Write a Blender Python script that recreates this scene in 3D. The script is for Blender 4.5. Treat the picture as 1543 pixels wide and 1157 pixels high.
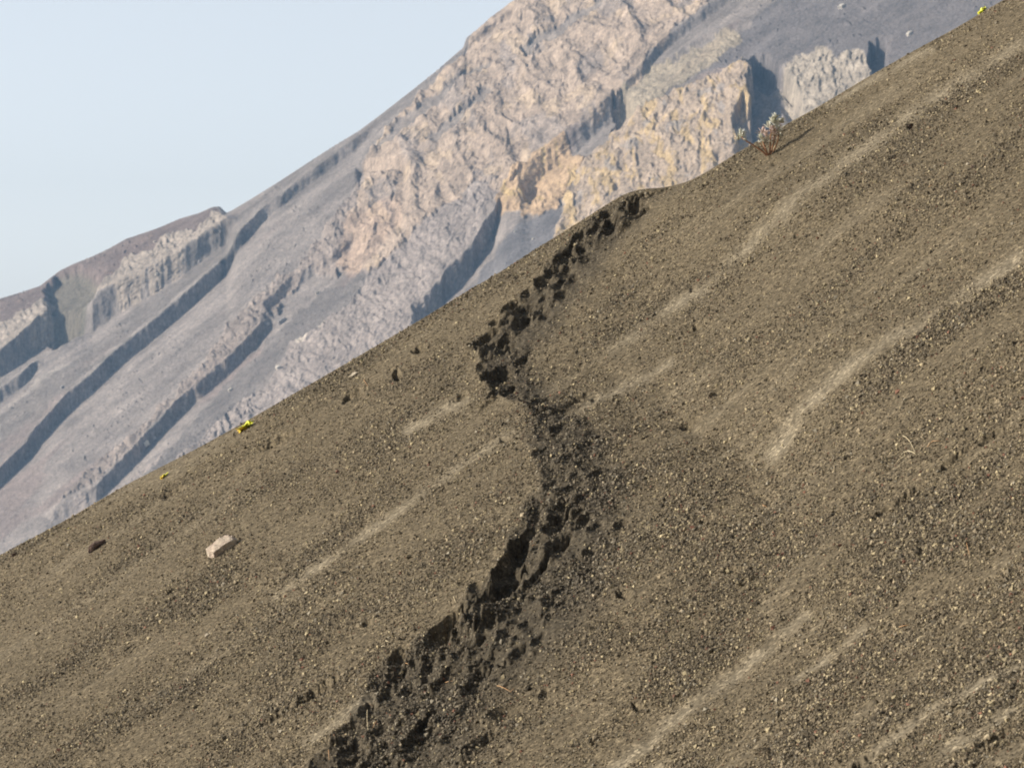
import bpy, bmesh, math, random
import numpy as np
from mathutils import Vector, Matrix

scene = bpy.context.scene
for _o in list(bpy.data.objects):
    bpy.data.objects.remove(_o)
COL = scene.collection
R = math.radians

# ------------------------------------------------------------------ camera, sky, sun, exposure
F, CU, CV = 5500.0, 771.5, 578.5          # focal length and centre in photo pixels
cam_d = bpy.data.cameras.new('camera')
cam_d.sensor_fit = 'HORIZONTAL'
cam_d.sensor_width = 36.0
cam_d.lens = 36.0 * F / 1543.0
cam_d.clip_start = 0.5
cam_d.clip_end = 20000
cam = bpy.data.objects.new('camera', cam_d)
COL.objects.link(cam)
cam.location = (0, 0, 0)
cam.rotation_euler = (R(90), 0, 0)
cam_d.dof.use_dof = True                   # a long lens set on the path: the volcano behind is a touch soft
cam_d.dof.focus_distance = 44.0
cam_d.dof.aperture_fstop = 7.0
scene.camera = cam

SUN_AZ = math.atan2(-0.90, 0.02)         # heading of the sun, from +Y towards +X
SUN_EL = R(20)
world = bpy.data.worlds.new('World')
scene.world = world
world.use_nodes = True
wn = world.node_tree.nodes
sky = wn.new('ShaderNodeTexSky')
sky.sky_type = 'NISHITA'
sky.sun_disc = False
sky.sun_elevation = SUN_EL
sky.sun_rotation = SUN_AZ
sky.altitude = 3000
sky.air_density = 1.0
sky.dust_density = 7.0
sky.ozone_density = 1.0
hs = wn.new('ShaderNodeHueSaturation')     # milky air: paler than the clear-sky model
hs.inputs['Saturation'].default_value = 0.18
tcw = wn.new('ShaderNodeTexCoord')
mpw = wn.new('ShaderNodeMapping')          # the horizon lies a few degrees below the frame's middle
mpw.inputs['Rotation'].default_value = (R(-0.5), 0, 0)
world.node_tree.links.new(tcw.outputs['Generated'], mpw.inputs[0])
world.node_tree.links.new(mpw.outputs[0], sky.inputs[0])
world.node_tree.links.new(sky.outputs[0], hs.inputs['Color'])
world.node_tree.links.new(hs.outputs[0], wn['Background'].inputs[0])
wn['Background'].inputs[1].default_value = 0.146

sun_d = bpy.data.lights.new('sun', 'SUN')
sun_d.energy = 5.0
sun_d.angle = R(0.5)
sun_d.color = (1.0, 0.90, 0.76)
sun = bpy.data.objects.new('sun', sun_d)
COL.objects.link(sun)
sv = Vector((math.sin(SUN_AZ) * math.cos(SUN_EL), math.cos(SUN_AZ) * math.cos(SUN_EL), math.sin(SUN_EL)))
sun.rotation_euler = sv.to_track_quat('Z', 'Y').to_euler()
sun.location = (-60, 0, 60)

scene.view_settings.view_transform = 'Standard'
scene.view_settings.look = 'None'
scene.view_settings.exposure = 0.34
scene.view_settings.gamma = 1.0
scene.render.engine = 'CYCLES'
scene.cycles.use_denoising = True
scene.cycles.max_bounces = 5
scene.cycles.diffuse_bounces = 3
scene.cycles.volume_bounces = 0
scene.cycles.filter_width = 1.9

# ------------------------------------------------------------------ helpers
rng = np.random.RandomState(7)
random.seed(5)


def tag(o, label=None, cat=None, group=None, kind=None):
    if label: o['label'] = label
    if cat: o['category'] = cat
    if group: o['group'] = group
    if kind: o['kind'] = kind
    return o


def mesh_np(name, co, faces, mat, parent=None, smooth=False, col=None):
    me = bpy.data.meshes.new(name)
    co = np.ascontiguousarray(co, dtype=np.float32)
    faces = np.ascontiguousarray(faces, dtype=np.int32)
    nf, k = faces.shape
    me.vertices.add(len(co))
    me.vertices.foreach_set('co', co.ravel())
    me.loops.add(nf * k)
    me.loops.foreach_set('vertex_index', faces.ravel())
    me.polygons.add(nf)
    me.polygons.foreach_set('loop_start', np.arange(0, nf * k, k, dtype=np.int32))
    me.polygons.foreach_set('use_smooth', np.full(nf, smooth, dtype=bool))
    me.update(calc_edges=True)
    if col is not None:
        a = me.color_attributes.new('Col', 'FLOAT_COLOR', 'POINT')
        c4 = np.ones((len(co), 4), np.float32)
        c4[:, :3] = col
        a.data.foreach_set('color', c4.ravel())
    me.materials.append(mat)
    o = bpy.data.objects.new(name, me)
    COL.objects.link(o)
    if parent: o.parent = parent
    return o


def obj_bm(name, bm, mat, parent=None, smooth=False):
    me = bpy.data.meshes.new(name)
    for f in bm.faces: f.smooth = smooth
    bm.to_mesh(me); bm.free()
    me.materials.append(mat)
    o = bpy.data.objects.new(name, me)
    COL.objects.link(o)
    if parent: o.parent = parent
    return o


def perlin(x, y, seed):
    r = np.random.RandomState(seed)
    p = r.permutation(256).astype(np.int32)
    p = np.concatenate([p, p])
    ang = r.rand(256) * 2 * np.pi
    gx, gy = np.cos(ang).astype(np.float32), np.sin(ang).astype(np.float32)
    x = np.asarray(x, np.float32); y = np.asarray(y, np.float32)
    xi = np.floor(x).astype(np.int32); yi = np.floor(y).astype(np.int32)
    xf = x - xi; yf = y - yi
    xi &= 255; yi &= 255
    u = xf * xf * xf * (xf * (xf * 6 - 15) + 10)
    v = yf * yf * yf * (yf * (yf * 6 - 15) + 10)

    def g(ix, iy, fx, fy):
        h = p[p[ix & 255] + (iy & 255)]
        return gx[h] * fx + gy[h] * fy
    a = g(xi, yi, xf, yf); b = g(xi + 1, yi, xf - 1, yf)
    c = g(xi, yi + 1, xf, yf - 1); d = g(xi + 1, yi + 1, xf - 1, yf - 1)
    return ((a + (b - a) * u) * (1 - v) + (c + (d - c) * u) * v) * 1.5


def fbm(x, y, seed, o=4, gain=0.5):
    s = 0; a = 1.0; t = 0
    for i in range(o):
        s = s + a * perlin(x * 2 ** i, y * 2 ** i, seed + i); t += a; a *= gain
    return s / t


def ridged(x, y, seed, o=3, gain=0.5):
    s = 0; a = 1.0; t = 0
    for i in range(o):
        s = s + a * (1 - 2 * np.abs(perlin(x * 2 ** i, y * 2 ** i, seed + i))); t += a; a *= gain
    return s / t


def worley(x, y, seed):
    r = np.random.RandomState(seed)
    T = r.rand(128, 128, 3).astype(np.float32)
    xi = np.floor(x).astype(np.int32); yi = np.floor(y).astype(np.int32)
    f1 = np.full(x.shape, 9, np.float32); f2 = f1.copy(); idv = np.zeros(x.shape, np.float32)
    for dx in (-1, 0, 1):
        for dy in (-1, 0, 1):
            c = T[(xi + dx) & 127, (yi + dy) & 127]
            d = (xi + dx + c[..., 0] - x) ** 2 + (yi + dy + c[..., 1] - y) ** 2
            m = d < f1
            f2 = np.where(m, f1, np.minimum(f2, d))
            idv = np.where(m, c[..., 2], idv)
            f1 = np.where(m, d, f1)
    return np.sqrt(f1), np.sqrt(f2), idv


def sstep(a, b, x):
    t = np.clip((x - a) / (b - a), 0, 1)
    return t * t * (3 - 2 * t)


def pl(pts, axis=0):
    a = np.array(sorted(pts, key=lambda q: q[axis]), float)
    return a[:, axis], a[:, 1 - axis]


def box1(a, n, axis):
    k = np.ones(n) / n
    return np.apply_along_axis(lambda m: np.convolve(np.pad(m, n // 2, 'edge'), k, 'valid')[:len(m)], axis, a)


# raster of masks in the photo's plane pixels: 3 px cells
RU0, RV0, RS, RW, RH = -600, -700, 3.0, 920, 760


def raster(poly, blur=6):
    uu = RU0 + RS * (np.arange(RW) + .5); vv = RV0 + RS * (np.arange(RH) + .5)
    U, V = np.meshgrid(uu, vv)
    ins = np.zeros(U.shape, bool)
    n = len(poly)
    for i in range(n):
        (x1, y1), (x2, y2) = poly[i], poly[(i + 1) % n]
        if y1 == y2: continue
        c = ((y1 > V) != (y2 > V)) & (U < (x2 - x1) * (V - y1) / (y2 - y1) + x1)
        ins ^= c
    a = ins.astype(np.float32)
    n = max(1, int(blur / RS)) | 1
    if n > 1:
        for _ in range(2):
            a = box1(box1(a, n, 0), n, 1)
    return a


def sample(a, u, v):
    x = np.clip((u - RU0) / RS - .5, 0, RW - 1.01); y = np.clip((v - RV0) / RS - .5, 0, RH - 1.01)
    xi = x.astype(int); yi = y.astype(int); fx = x - xi; fy = y - yi
    return (a[yi, xi] * (1 - fx) + a[yi, xi + 1] * fx) * (1 - fy) + (a[yi + 1, xi] * (1 - fx) + a[yi + 1, xi + 1] * fx) * fy


def strokes(u, v, lines, wk=1.0):
    """soft mask along polylines, each (points, half width)"""
    m = np.zeros(u.shape, np.float32)
    for pts, w in lines:
        w = w * wk
        x0 = min(p[0] for p in pts) - 3 * w; x1 = max(p[0] for p in pts) + 3 * w
        y0 = min(p[1] for p in pts) - 3 * w; y1 = max(p[1] for p in pts) + 3 * w
        sel = (u > x0) & (u < x1) & (v > y0) & (v < y1)
        if not sel.any(): continue
        a, b = u[sel], v[sel]
        d2 = np.full(a.shape, 1e9)
        for (ax, ay), (bx, by) in zip(pts[:-1], pts[1:]):
            dx, dy = bx - ax, by - ay
            t = np.clip(((a - ax) * dx + (b - ay) * dy) / (dx * dx + dy * dy), 0, 1)
            d2 = np.minimum(d2, (a - ax - t * dx) ** 2 + (b - ay - t * dy) ** 2)
        m[sel] = np.maximum(m[sel], np.exp(-d2 / (w * w)))
    return m


# ------------------------------------------------------------------ materials
def mat_new(name):
    m = bpy.data.materials.new(name)
    m.use_nodes = True
    nt = m.node_tree
    return m, nt, nt.nodes['Principled BSDF']


def noise_node(nt, vec, scale, detail=3, rough=.6):
    n = nt.nodes.new('ShaderNodeTexNoise')
    n.inputs['Scale'].default_value = scale
    n.inputs['Detail'].default_value = detail
    n.inputs['Roughness'].default_value = rough
    nt.links.new(vec, n.inputs['Vector'])
    return n


def ramp(nt, fac, stops):
    r = nt.nodes.new('ShaderNodeValToRGB')
    e = r.color_ramp.elements
    while len(e) < len(stops): e.new(.5)
    for el, (p, c) in zip(e, stops):
        el.position = p
        el.color = (c, c, c, 1) if not isinstance(c, tuple) else (*c, 1)
    nt.links.new(fac, r.inputs[0])
    return r


def mixc(nt, a, b, mode='MULTIPLY', fac=1.0):
    m = nt.nodes.new('ShaderNodeMixRGB')
    m.blend_type = mode
    m.inputs[0].default_value = fac
    for i, s in ((1, a), (2, b)):
        if hasattr(s, 'is_linked') or hasattr(s, 'links'): nt.links.new(s, m.inputs[i])
        else: m.inputs[i].default_value = (*s, 1)
    return m.outputs[0]


def bump(nt, bsdf, h, strength, dist, prev=None):
    b = nt.nodes.new('ShaderNodeBump')
    b.inputs['Strength'].default_value = strength
    b.inputs['Distance'].default_value = dist
    nt.links.new(h, b.inputs['Height'])
    if prev is not None: nt.links.new(prev, b.inputs['Normal'])
    nt.links.new(b.outputs[0], bsdf.inputs['Normal'])
    return b.outputs[0]


def terrain_mat(name, s1, s2, bump_d, grains):
    m, nt, bs = mat_new(name)
    tc = nt.nodes.new('ShaderNodeTexCoord').outputs['Object']
    at = nt.nodes.new('ShaderNodeVertexColor'); at.layer_name = 'Col'
    n1 = noise_node(nt, tc, s1, 4, .7)
    c = mixc(nt, at.outputs[0], ramp(nt, n1.outputs[0], [(.25, .62), (.75, 1.38)]).outputs[0])
    if grains:
        vo = nt.nodes.new('ShaderNodeTexVoronoi')
        vo.inputs['Scale'].default_value = s2
        nt.links.new(tc, vo.inputs['Vector'])
        sep = nt.nodes.new('ShaderNodeSeparateColor'); nt.links.new(vo.outputs['Color'], sep.inputs[0])
        g = ramp(nt, sep.outputs[0], [(0, .55), (.5, .9), (.86, 1.2), (1, 1.9)])
        c = mixc(nt, c, g.outputs[0])
        b = bump(nt, bs, vo.outputs['Distance'], -.7, bump_d)
        bump(nt, bs, n1.outputs[0], .5, bump_d * 1.5, b)
    else:
        n2 = noise_node(nt, tc, s2, 5, .7)
        c = mixc(nt, c, ramp(nt, n2.outputs[0], [(.28, .66), (.72, 1.34)]).outputs[0])
        b = bump(nt, bs, n2.outputs[0], .6, bump_d)
    nt.links.new(c, bs.inputs['Base Color'])
    bs.inputs['Roughness'].default_value = .95
    bs.inputs['Specular IOR Level'].default_value = .12
    return m


def attr_mat(name, rough=.85, spec=.2):
    m, nt, bs = mat_new(name)
    at = nt.nodes.new('ShaderNodeVertexColor'); at.layer_name = 'Col'
    nt.links.new(at.outputs[0], bs.inputs['Base Color'])
    bs.inputs['Roughness'].default_value = rough
    bs.inputs['Specular IOR Level'].default_value = spec
    return m


def rock_mat(name, c1, c2, scale, bd):
    m, nt, bs = mat_new(name)
    tc = nt.nodes.new('ShaderNodeTexCoord').outputs['Object']
    n1 = noise_node(nt, tc, scale, 5, .65)
    r = ramp(nt, n1.outputs[0], [(.35, c1), (.65, c2)])
    n2 = noise_node(nt, tc, scale * 6, 4, .7)
    c = mixc(nt, r.outputs[0], ramp(nt, n2.outputs[0], [(.3, .7), (.7, 1.25)]).outputs[0])
    nt.links.new(c, bs.inputs['Base Color'])
    bump(nt, bs, n2.outputs[0], .8, bd)
    bs.inputs['Roughness'].default_value = .92
    bs.inputs['Specular IOR Level'].default_value = .15
    return m


def grid_faces(nr, nc):
    i = np.arange((nr - 1) * (nc - 1))
    r, c = i // (nc - 1), i % (nc - 1)
    a = r * nc + c
    return np.stack([a, a + 1, a + nc + 1, a + nc], 1)


def roll_to_skyline(Y, Z, zs, k, smax, smooth):
    """start the convex roll-over of every column where the hill's crest makes the skyline"""
    lo = np.full(Y.shape[1], 5.0); hi = np.full(Y.shape[1], 4000.0)

    def drop(y0):
        d = np.maximum(Y - y0, 0)
        dl = smax / (2 * k)
        return np.where(d < dl, k * d * d, k * dl * dl + smax * (d - dl))
    for _ in range(34):
        mid = (lo + hi) / 2
        mx = ((Z - drop(mid)) / Y).max(0)
        up = mx < zs
        lo = np.where(up, mid, lo); hi = np.where(up, hi, mid)
    y0 = (lo + hi) / 2
    if smooth > 1:
        n = smooth | 1
        y0 = np.convolve(np.pad(y0, n // 2, 'edge'), np.ones(n) / n, 'valid')[:len(y0)]
    return Z - drop(y0)


def refine_rows(V, H, fields, n, lim=3.0):
    """respread the rows of every column so that steep walls get as many as their height needs; V grows towards the viewer"""
    dv = np.diff(V, axis=0); dh = np.diff(H, axis=0)
    L = np.abs(dv) + .9 * np.minimum(np.abs(dh), lim * np.abs(dv) * 4)
    k = np.ones(35) / 35                                          # spread over neighbouring columns, or the quads shear
    for _ in range(2):
        L = np.apply_along_axis(lambda m: np.convolve(np.pad(m, 17, 'edge'), k, 'valid'), 1, L)
    cum = np.concatenate([np.zeros((1, V.shape[1])), np.cumsum(L, 0)], 0)
    out = [np.empty((n, V.shape[1])) for _ in fields]
    t = np.linspace(0, 1, n)
    idx = np.arange(V.shape[0])
    for j in range(V.shape[1]):
        pos = np.interp(t * cum[-1, j], cum[:, j], idx)
        i = np.minimum(pos.astype(int), V.shape[0] - 2); f = pos - i
        for o, F_ in zip(out, fields):
            o[:, j] = F_[i, j] * (1 - f) + F_[i + 1, j] * f
    return out


# ================================================================== THE NEAR HILLSIDE
HA, HB, HC = 0.58, 0.25, -11.68           # base plane Z = HA X + HB Y + HC


def plane_Y(u, v, a, b, c):
    return c / ((CV - v) / F - a * (u - CU) / F - b)


SKY_U, SKY_V = pl([(-900, 1320), (-60, 867), (0, 836), (100, 783), (190, 730), (300, 674), (370, 635), (500, 560), (560, 525),
                   (640, 478), (700, 441), (760, 406), (800, 380), (840, 355), (880, 330), (910, 311), (940, 292),
                   (965, 285), (1000, 283), (1035, 275), (1060, 262), (1110, 231), (1180, 190), (1230, 163), (1315, 112),
                   (1380, 75), (1440, 43), (1500, 7), (1543, -17), (1610, -55), (2600, -600)])
uc = np.concatenate([-330 - np.geomspace(570, 6, 30), np.arange(-330, -60, 3.0), np.arange(-60, 1608, 1.45), np.arange(1608, 2010, 3.0), 2010 + np.geomspace(6, 590, 30)])
NR = 800
vs = np.interp(uc, SKY_U, SKY_V)
vs = np.convolve(np.pad(vs, 4, 'edge'), np.ones(9) / 9, 'valid')
tt = np.linspace(0, 1, NR)[:, None]
vbot = np.maximum(1262, vs + 300)
vg = (vs - 105)[None] * (1 - tt) + vbot[None] * tt               # far edge -> near edge
Ug = np.broadcast_to(uc, vg.shape)
Yg = plane_Y(Ug, vg, HA, HB, HC)
far = np.geomspace(1, 900 / Yg[0].max(), 40)[::-1][:-1, None] * Yg[0][None]
near = Yg[-1][None] * np.geomspace(1, .12, 26)[1:, None]
Yh = np.concatenate([far, Yg, near], 0)
Uh = np.broadcast_to(uc, Yh.shape).astype(np.float64)
xh = (Uh - CU) / F
Vh = CV - F * (HA * xh + HB + HC / Yh)
pm = F / Yh                                                       # photo pixels per metre

# fall-line coordinates (photo pixels along and across the slope)
ca, sa = math.cos(R(33.5)), math.sin(R(33.5))
Ph = Uh * ca - Vh * sa
Qh = Uh * sa + Vh * ca
inview = (Vh > -520) & (Vh < 1300)

EDGE = [(300, 1400), (405, 1250), (468, 1157), (488, 1130), (520, 1090), (548, 1050), (578, 1000), (600, 985), (640, 958), (688, 936),
        (705, 915), (715, 890), (745, 868), (765, 840), (770, 810), (788, 780), (803, 740), (812, 700), (800, 660), (800, 635),
        (780, 606), (745, 590), (733, 575), (722, 545), (715, 520), (732, 505), (752, 480), (773, 455), (798, 430), (826, 400),
        (850, 375), (878, 345), (903, 320), (930, 300), (965, 286), (1010, 278), (1060, 262), (1150, 200)]
EV, EU = pl(EDGE, 1)
jag = 15 * perlin(Vh / 38, Uh / 60, 11) + 4 * perlin(Vh / 16, Uh / 25, 12)
ue = np.interp(Vh, EV, EU)
sc = np.clip(pm / 130, .5, 1.4)
dT = (Uh - ue + jag * sc) / sc                                    # scaled distance right of the path's left lip
fadeT = sstep(262, 330, Vh)
strong = np.interp(Vh, [280, 330, 500, 560, 600, 640, 700, 780, 860, 930, 1000, 1157], [.8, 1, .9, 1.1, 1.0, .45, .35, .6, 1.15, 1.35, 1.0, 1.1])
lip = np.exp(np.minimum(dT, 0) / 14) * 4 * (dT < 0) + 4 * np.exp(-np.maximum(dT, 0) / 3) * (dT >= 0)
drop = sstep(-2, 26, dT) * 5 * strong * np.exp(-np.maximum(dT - 20, 0) / 90)
Wf = np.interp(Vh, [280, 500, 620, 800, 1157], [62, 82, 112, 122, 150])
dpos = np.maximum(dT, 0)
gul = np.minimum(dpos, Wf) * .30 + np.clip(dpos - Wf, 0, 190) * .13
rec = np.clip((dpos - Wf - 190) / 700, 0, 1)
gul = gul * (1 - rec) ** 2 * sstep(270, 420, Vh)
hp = (lip * strong - drop - gul) * fadeT                          # heights in photo pixels at scale sc

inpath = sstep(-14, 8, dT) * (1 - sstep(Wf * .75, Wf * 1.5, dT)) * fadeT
hp = hp + inpath * (2.6 * ridged(Uh / 44, Vh / 13, 21, 3) + 1.2 * fbm(Uh / 14, Vh / 6, 25, 2))

# rills and gentle swells down the slope
hp = hp + 8 * fbm(Qh / 260, Ph / 1500, 31, 2) + 2.4 * perlin(Qh / 62, Ph / 620, 34) + 1.8 * fbm(Qh / 24, Ph / 260, 35, 2)
streak_n = fbm(Qh / 30, Ph / 420, 41, 3)
coarse_n = fbm(Qh / 55, Ph / 300, 44, 3)
STREAKS = [([(415, 898), (500, 842), (600, 772), (700, 700), (772, 652)], 8), ([(1160, 628), (1250, 548), (1330, 497), (1420, 452), (1560, 365)], 14),
           ([(920, 485), (1000, 430), (1080, 380), (1180, 310)], 11), ([(1180, 310), (1300, 222), (1400, 150), (1560, 50)], 14),
           ([(900, 1092), (1020, 1000), (1130, 920), (1215, 862)], 12), ([(1290, 1118), (1400, 1042), (1560, 962)], 11),
           ([(1420, 1105), (1560, 1030)], 14), ([(610, 650), (700, 598)], 12), ([(1200, 960), (1300, 895)], 9),
           ([(460, 1120), (560, 1050)], 10),
           ([(1250, 150), (1400, 70)], 9), ([(830, 620), (900, 560), (1010, 500)], 9), ([(860, 1157), (990, 1070)], 12)]
st = strokes(Uh, Vh + 4 * perlin(Uh / 40, Vh / 40, 46), STREAKS, .8) * (0.66 + .5 * perlin(Uh / 50, Vh / 30, 47))
fine = np.clip(st + .26 * sstep(.12, .5, streak_n), 0, 1)         # where fine ash has run down
coarse = np.clip(.5 + 1.3 * coarse_n - .9 * fine, 0, 1)
hp = hp - 1.6 * fine + coarse * .9 * fbm(Uh / 7, Vh / 5, 48, 2)


def pits(hp, lst, edge=.4):
    """footprints, holes and small scarps pressed into the ash: (u, v, ru, rv, depth, tilt degrees); the deepest wins"""
    dep_map = np.zeros(hp.shape); rim_map = np.zeros(hp.shape)
    for (pu, pv, ru, rv, dep, rot) in lst:
        R0 = max(ru, rv) * 1.8
        c0, c1 = np.searchsorted(uc, pu - R0), np.searchsorted(uc, pu + R0)
        if c1 - c0 < 2: continue
        cm_ = min(int(np.searchsorted(uc, pu)), len(uc) - 1)
        vis = Vh[:, cm_] - hp[:, cm_] * sc[:, cm_]                # where the trodden ground shows in the column
        near_ = np.where(vis >= pv)[0]
        pv = Vh[near_[np.argmin(vis[near_])], cm_] if len(near_) else pv
        U_, V_ = Uh[:, c0:c1], Vh[:, c0:c1]
        rows = np.where((np.abs(V_ - pv) < R0).any(1))[0]
        if len(rows) == 0: continue
        r0, r1 = rows[0], rows[-1] + 1
        U_, V_ = U_[r0:r1], V_[r0:r1]
        c, s = math.cos(R(rot)), math.sin(R(rot))
        a = ((U_ - pu) * c - (V_ - pv) * s) / ru
        b = ((U_ - pu) * s + (V_ - pv) * c) / rv
        r = np.sqrt(a * a + b * b) * (1 + .35 * perlin(U_ / 9, V_ / 6, 61)) + .12 * perlin(U_ / 4, V_ / 3, 62)
        bowl = (1 - sstep(edge, 1.05, r)) * (1.15 - .35 * np.clip(a, -.5, 1))
        dep_map[r0:r1, c0:c1] = np.maximum(dep_map[r0:r1, c0:c1], dep * bowl)
        rim_map[r0:r1, c0:c1] = np.maximum(rim_map[r0:r1, c0:c1], dep * .2 * np.exp(-((r - 1.2) / .2) ** 2))
    return hp - dep_map + rim_map * (dep_map < .5)


def prints(hp, lst):
    """footprints: treads trodden level across the slope, with a heaped rim on the downhill side; later ones overwrite earlier ones"""
    for (pu, pv, ru, rv, dep, rot) in lst:
        R0 = max(ru, rv) * 1.7
        c0, c1 = np.searchsorted(uc, pu - R0), np.searchsorted(uc, pu + R0)
        if c1 - c0 < 2: continue
        cm_ = min(int(np.searchsorted(uc, pu)), len(uc) - 1)
        vis = Vh[:, cm_] - hp[:, cm_] * sc[:, cm_]
        near_ = np.where(vis >= pv)[0]
        if not len(near_): continue
        q = near_[np.argmin(vis[near_])]
        pv = Vh[q, cm_]; h0 = hp[q, cm_]; k = 1 / sc[q, cm_]
        U_, V_ = Uh[:, c0:c1], Vh[:, c0:c1]
        rows = np.where((np.abs(V_ - pv) < R0 * 1.3).any(1))[0]
        if len(rows) == 0: continue
        r0, r1 = rows[0], rows[-1] + 1
        U_, V_ = U_[r0:r1], V_[r0:r1]
        V_ = V_ + .74 * (U_ - pu)                                 # level across, as it will show
        c, s = math.cos(R(rot)), math.sin(R(rot))
        a = ((U_ - pu) * c - (V_ - pv) * s) / ru
        b = ((U_ - pu) * s + (V_ - pv) * c) / rv
        r = np.sqrt(a * a + b * b) * (1 + .3 * perlin(U_ / 10, V_ / 7, 61)) + .10 * perlin(U_ / 4, V_ / 3, 62)
        w = 1 - sstep(.62, 1.12, r)
        tread = h0 - dep * k - .74 * ru * k * a * (1 - .25 * np.clip(a, -1, 1))
        rim = np.exp(-((r - 1.0) / .22) ** 2) * (.5 - .5 * np.clip(a * 1.6, -1, 1)) * (2.2 + .20 * min(ru, 26)) * k
        old = hp[r0:r1, c0:c1]
        hp[r0:r1, c0:c1] = old + (tread - old) * w + rim
    return hp


# footprints and collapsed holes along the path: u, v, half width, half height, tilt
FOOT = """713 881 8 7 0;776 836 14 13 0;835 828 16 7 0;760 868 20 8 0;793 880 30 4 25;757 898 40 10 10;711 920 18 14 0;656 956 36 14 12;598 988 10 12 0;592 1024 20 8 10
611 1043 11 8 0;579 1053 9 7 0;550 1071 12 7 0;514 1099 18 6 8;522 1134 20 8 5;621 1118 30 14 15;575 1128 12 6 0;721 1121 22 8 0;700 1133 10 5 0;750 1076 24 8 -20
718 1021 18 8 0;705 1042 14 7 0;668 1022 10 4 0;661 1035 9 3 0;692 985 14 6 0;715 972 14 5 5;776 984 14 5 0;807 967 9 6 20;825 901 14 4 0;828 911 10 3 0;818 1047 7 6 0
788 941 8 4 0;734 940 10 4 0;757 956 10 8 0;640 1014 10 4 0;562 1108 14 4 0;614 1076 16 4 0;653 1069 10 4 0;517 1153 28 5 5;575 1152 20 5 0
747 569 22 11 0;753 596 22 6 12;805 607 20 3 0;852 612 25 3 5;808 620 14 4 0;875 635 8 3 0;837 647 14 5 0;878 671 14 4 0;809 683 9 4 0;849 691 14 5 0;872 697 7 4 0
896 715 12 7 20;853 739 18 5 0;878 745 8 5 0;838 767 14 8 0;864 759 12 5 15;862 779 15 5 0;869 791 12 6 0;833 793 18 10 0;792 809 14 5 8;779 835 12 13 0;837 827 18 8 0
885 833 10 4 0;757 863 16 10 0;741 899 40 14 10;931 793 10 6 0;805 771 8 6 0;743 487 9 4 0;783 490 14 7 0;765 463 10 6 0;791 442 7 3 0;784 471 14 4 0;810 471 9 3 0
818 479 7 3 0;815 426 9 5 0;832 408 8 5 0;847 413 10 5 0;842 432 14 4 0;859 424 9 4 0;842 445 10 3 0;871 380 10 6 0;880 391 9 4 0;871 360 8 3 0;848 391 14 6 0;919 340 16 10 0
906 328 16 4 0;893 349 8 4 0;951 303 20 10 0;973 292 24 4 0;947 320 16 6 0;957 328 18 2 0;998 284 10 2 0;723 514 22 3 0;746 523 22 4 0;755 531 14 4 0;723 552 6 6 0;784 546 12 5 20"""
PITS = []
for q in FOOT.replace('\n', ';').split(';'):
    u_, v_, a_, b_, t_ = map(float, q.split())
    PITS.append((u_ + .15 * a_, v_, a_ * 1.1 + 3, b_ * .9 + 1.8, .7 * b_ + 1 + (5 if b_ > 9 else 0), t_))
r_ = random.Random(3)
for i in range(190):                                              # older, half filled prints
    v0 = 290 + (1160 - 290) * r_.random() ** .9
    s0 = .62 + .5 * (v0 - 290) / 870
    w0 = float(np.interp(v0, [280, 500, 620, 800, 1157], [60, 75, 120, 140, 160]))
    u0 = float(np.interp(v0, EV, EU)) + (4 + (w0 - 4) * r_.random()) * s0
    PITS.append((u0, v0, s0 * r_.uniform(6, 15), s0 * r_.uniform(2.6, 4.6), s0 * r_.uniform(.5, 3), r_.uniform(-5, 15)))
PITS = PITS[-190:-70] + PITS[:-190] + PITS[-70:]
hp = prints(hp, PITS)
_k = np.array([.25, .5, .25])                                     # loose ash slumps: no knife edges
_b = hp
for _ax in (0, 1):
    _b = np.apply_along_axis(lambda m: np.convolve(np.pad(m, 1, 'edge'), _k, 'valid'), _ax, _b)
hp = hp + (_b - hp) * np.clip(inpath * 1.5, 0, .6)
MARKS = [(478, 1043, 40, 6, 9, 32), (415, 1080, 30, 4, 5, 32), (532, 595, 20, 4, 7, 30), (599, 567, 8, 6, 9, 20), (632, 527, 11, 4, 8, 35), (420, 664, 34, 4, 6, 28),
         (262, 742, 18, 4, 5, 30), (695, 598, 16, 4, 5, 30), (1050, 492, 14, 5, 7, 30), (1040, 640, 16, 5, 5, 20), (762, 662, 9, 4, 6, 15), (1373, 190, 7, 3.5, 6, 20),
         (1440, 690, 40, 4, 5, 33), (1370, 745, 34, 4, 5, 33), (1330, 772, 20, 4, 5, 33), (1500, 655, 30, 4, 4, 30), (1300, 1150, 26, 6, 6, 30), (1440, 1075, 12, 4, 6, 10),
         (1500, 1112, 40, 6, 6, 33), (1085, 585, 20, 4, 4, 30), (1105, 860, 16, 4, 4, 20), (940, 895, 12, 6, 6, 0), (1065, 785, 14, 4, 5, 20), (556, 938, 12, 4, 4, 20), (960, 1065, 9, 5, 6, 0)]
for i in range(260):                                              # scattered small dents
    v0 = r_.uniform(0, 1160); u0 = r_.uniform(0, 1543)
    if v0 < float(np.interp(u0, SKY_U, SKY_V)) + 12: continue
    MARKS.append((u0, v0, r_.uniform(4, 13), r_.uniform(2, 3.5), r_.uniform(1.5, 4), 32 + r_.uniform(-8, 8)))
MARKS[:25] = [(a, b, c_ * 1.1, d * 1.25, e * 1.6, f) for a, b, c_, d, e, f in MARKS[:25]]
hp = pits(hp, MARKS)
hp = np.where(inview, hp, 0) * sstep(-520, -400, Vh) * (1 - sstep(1270, 1300, Vh))

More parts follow.
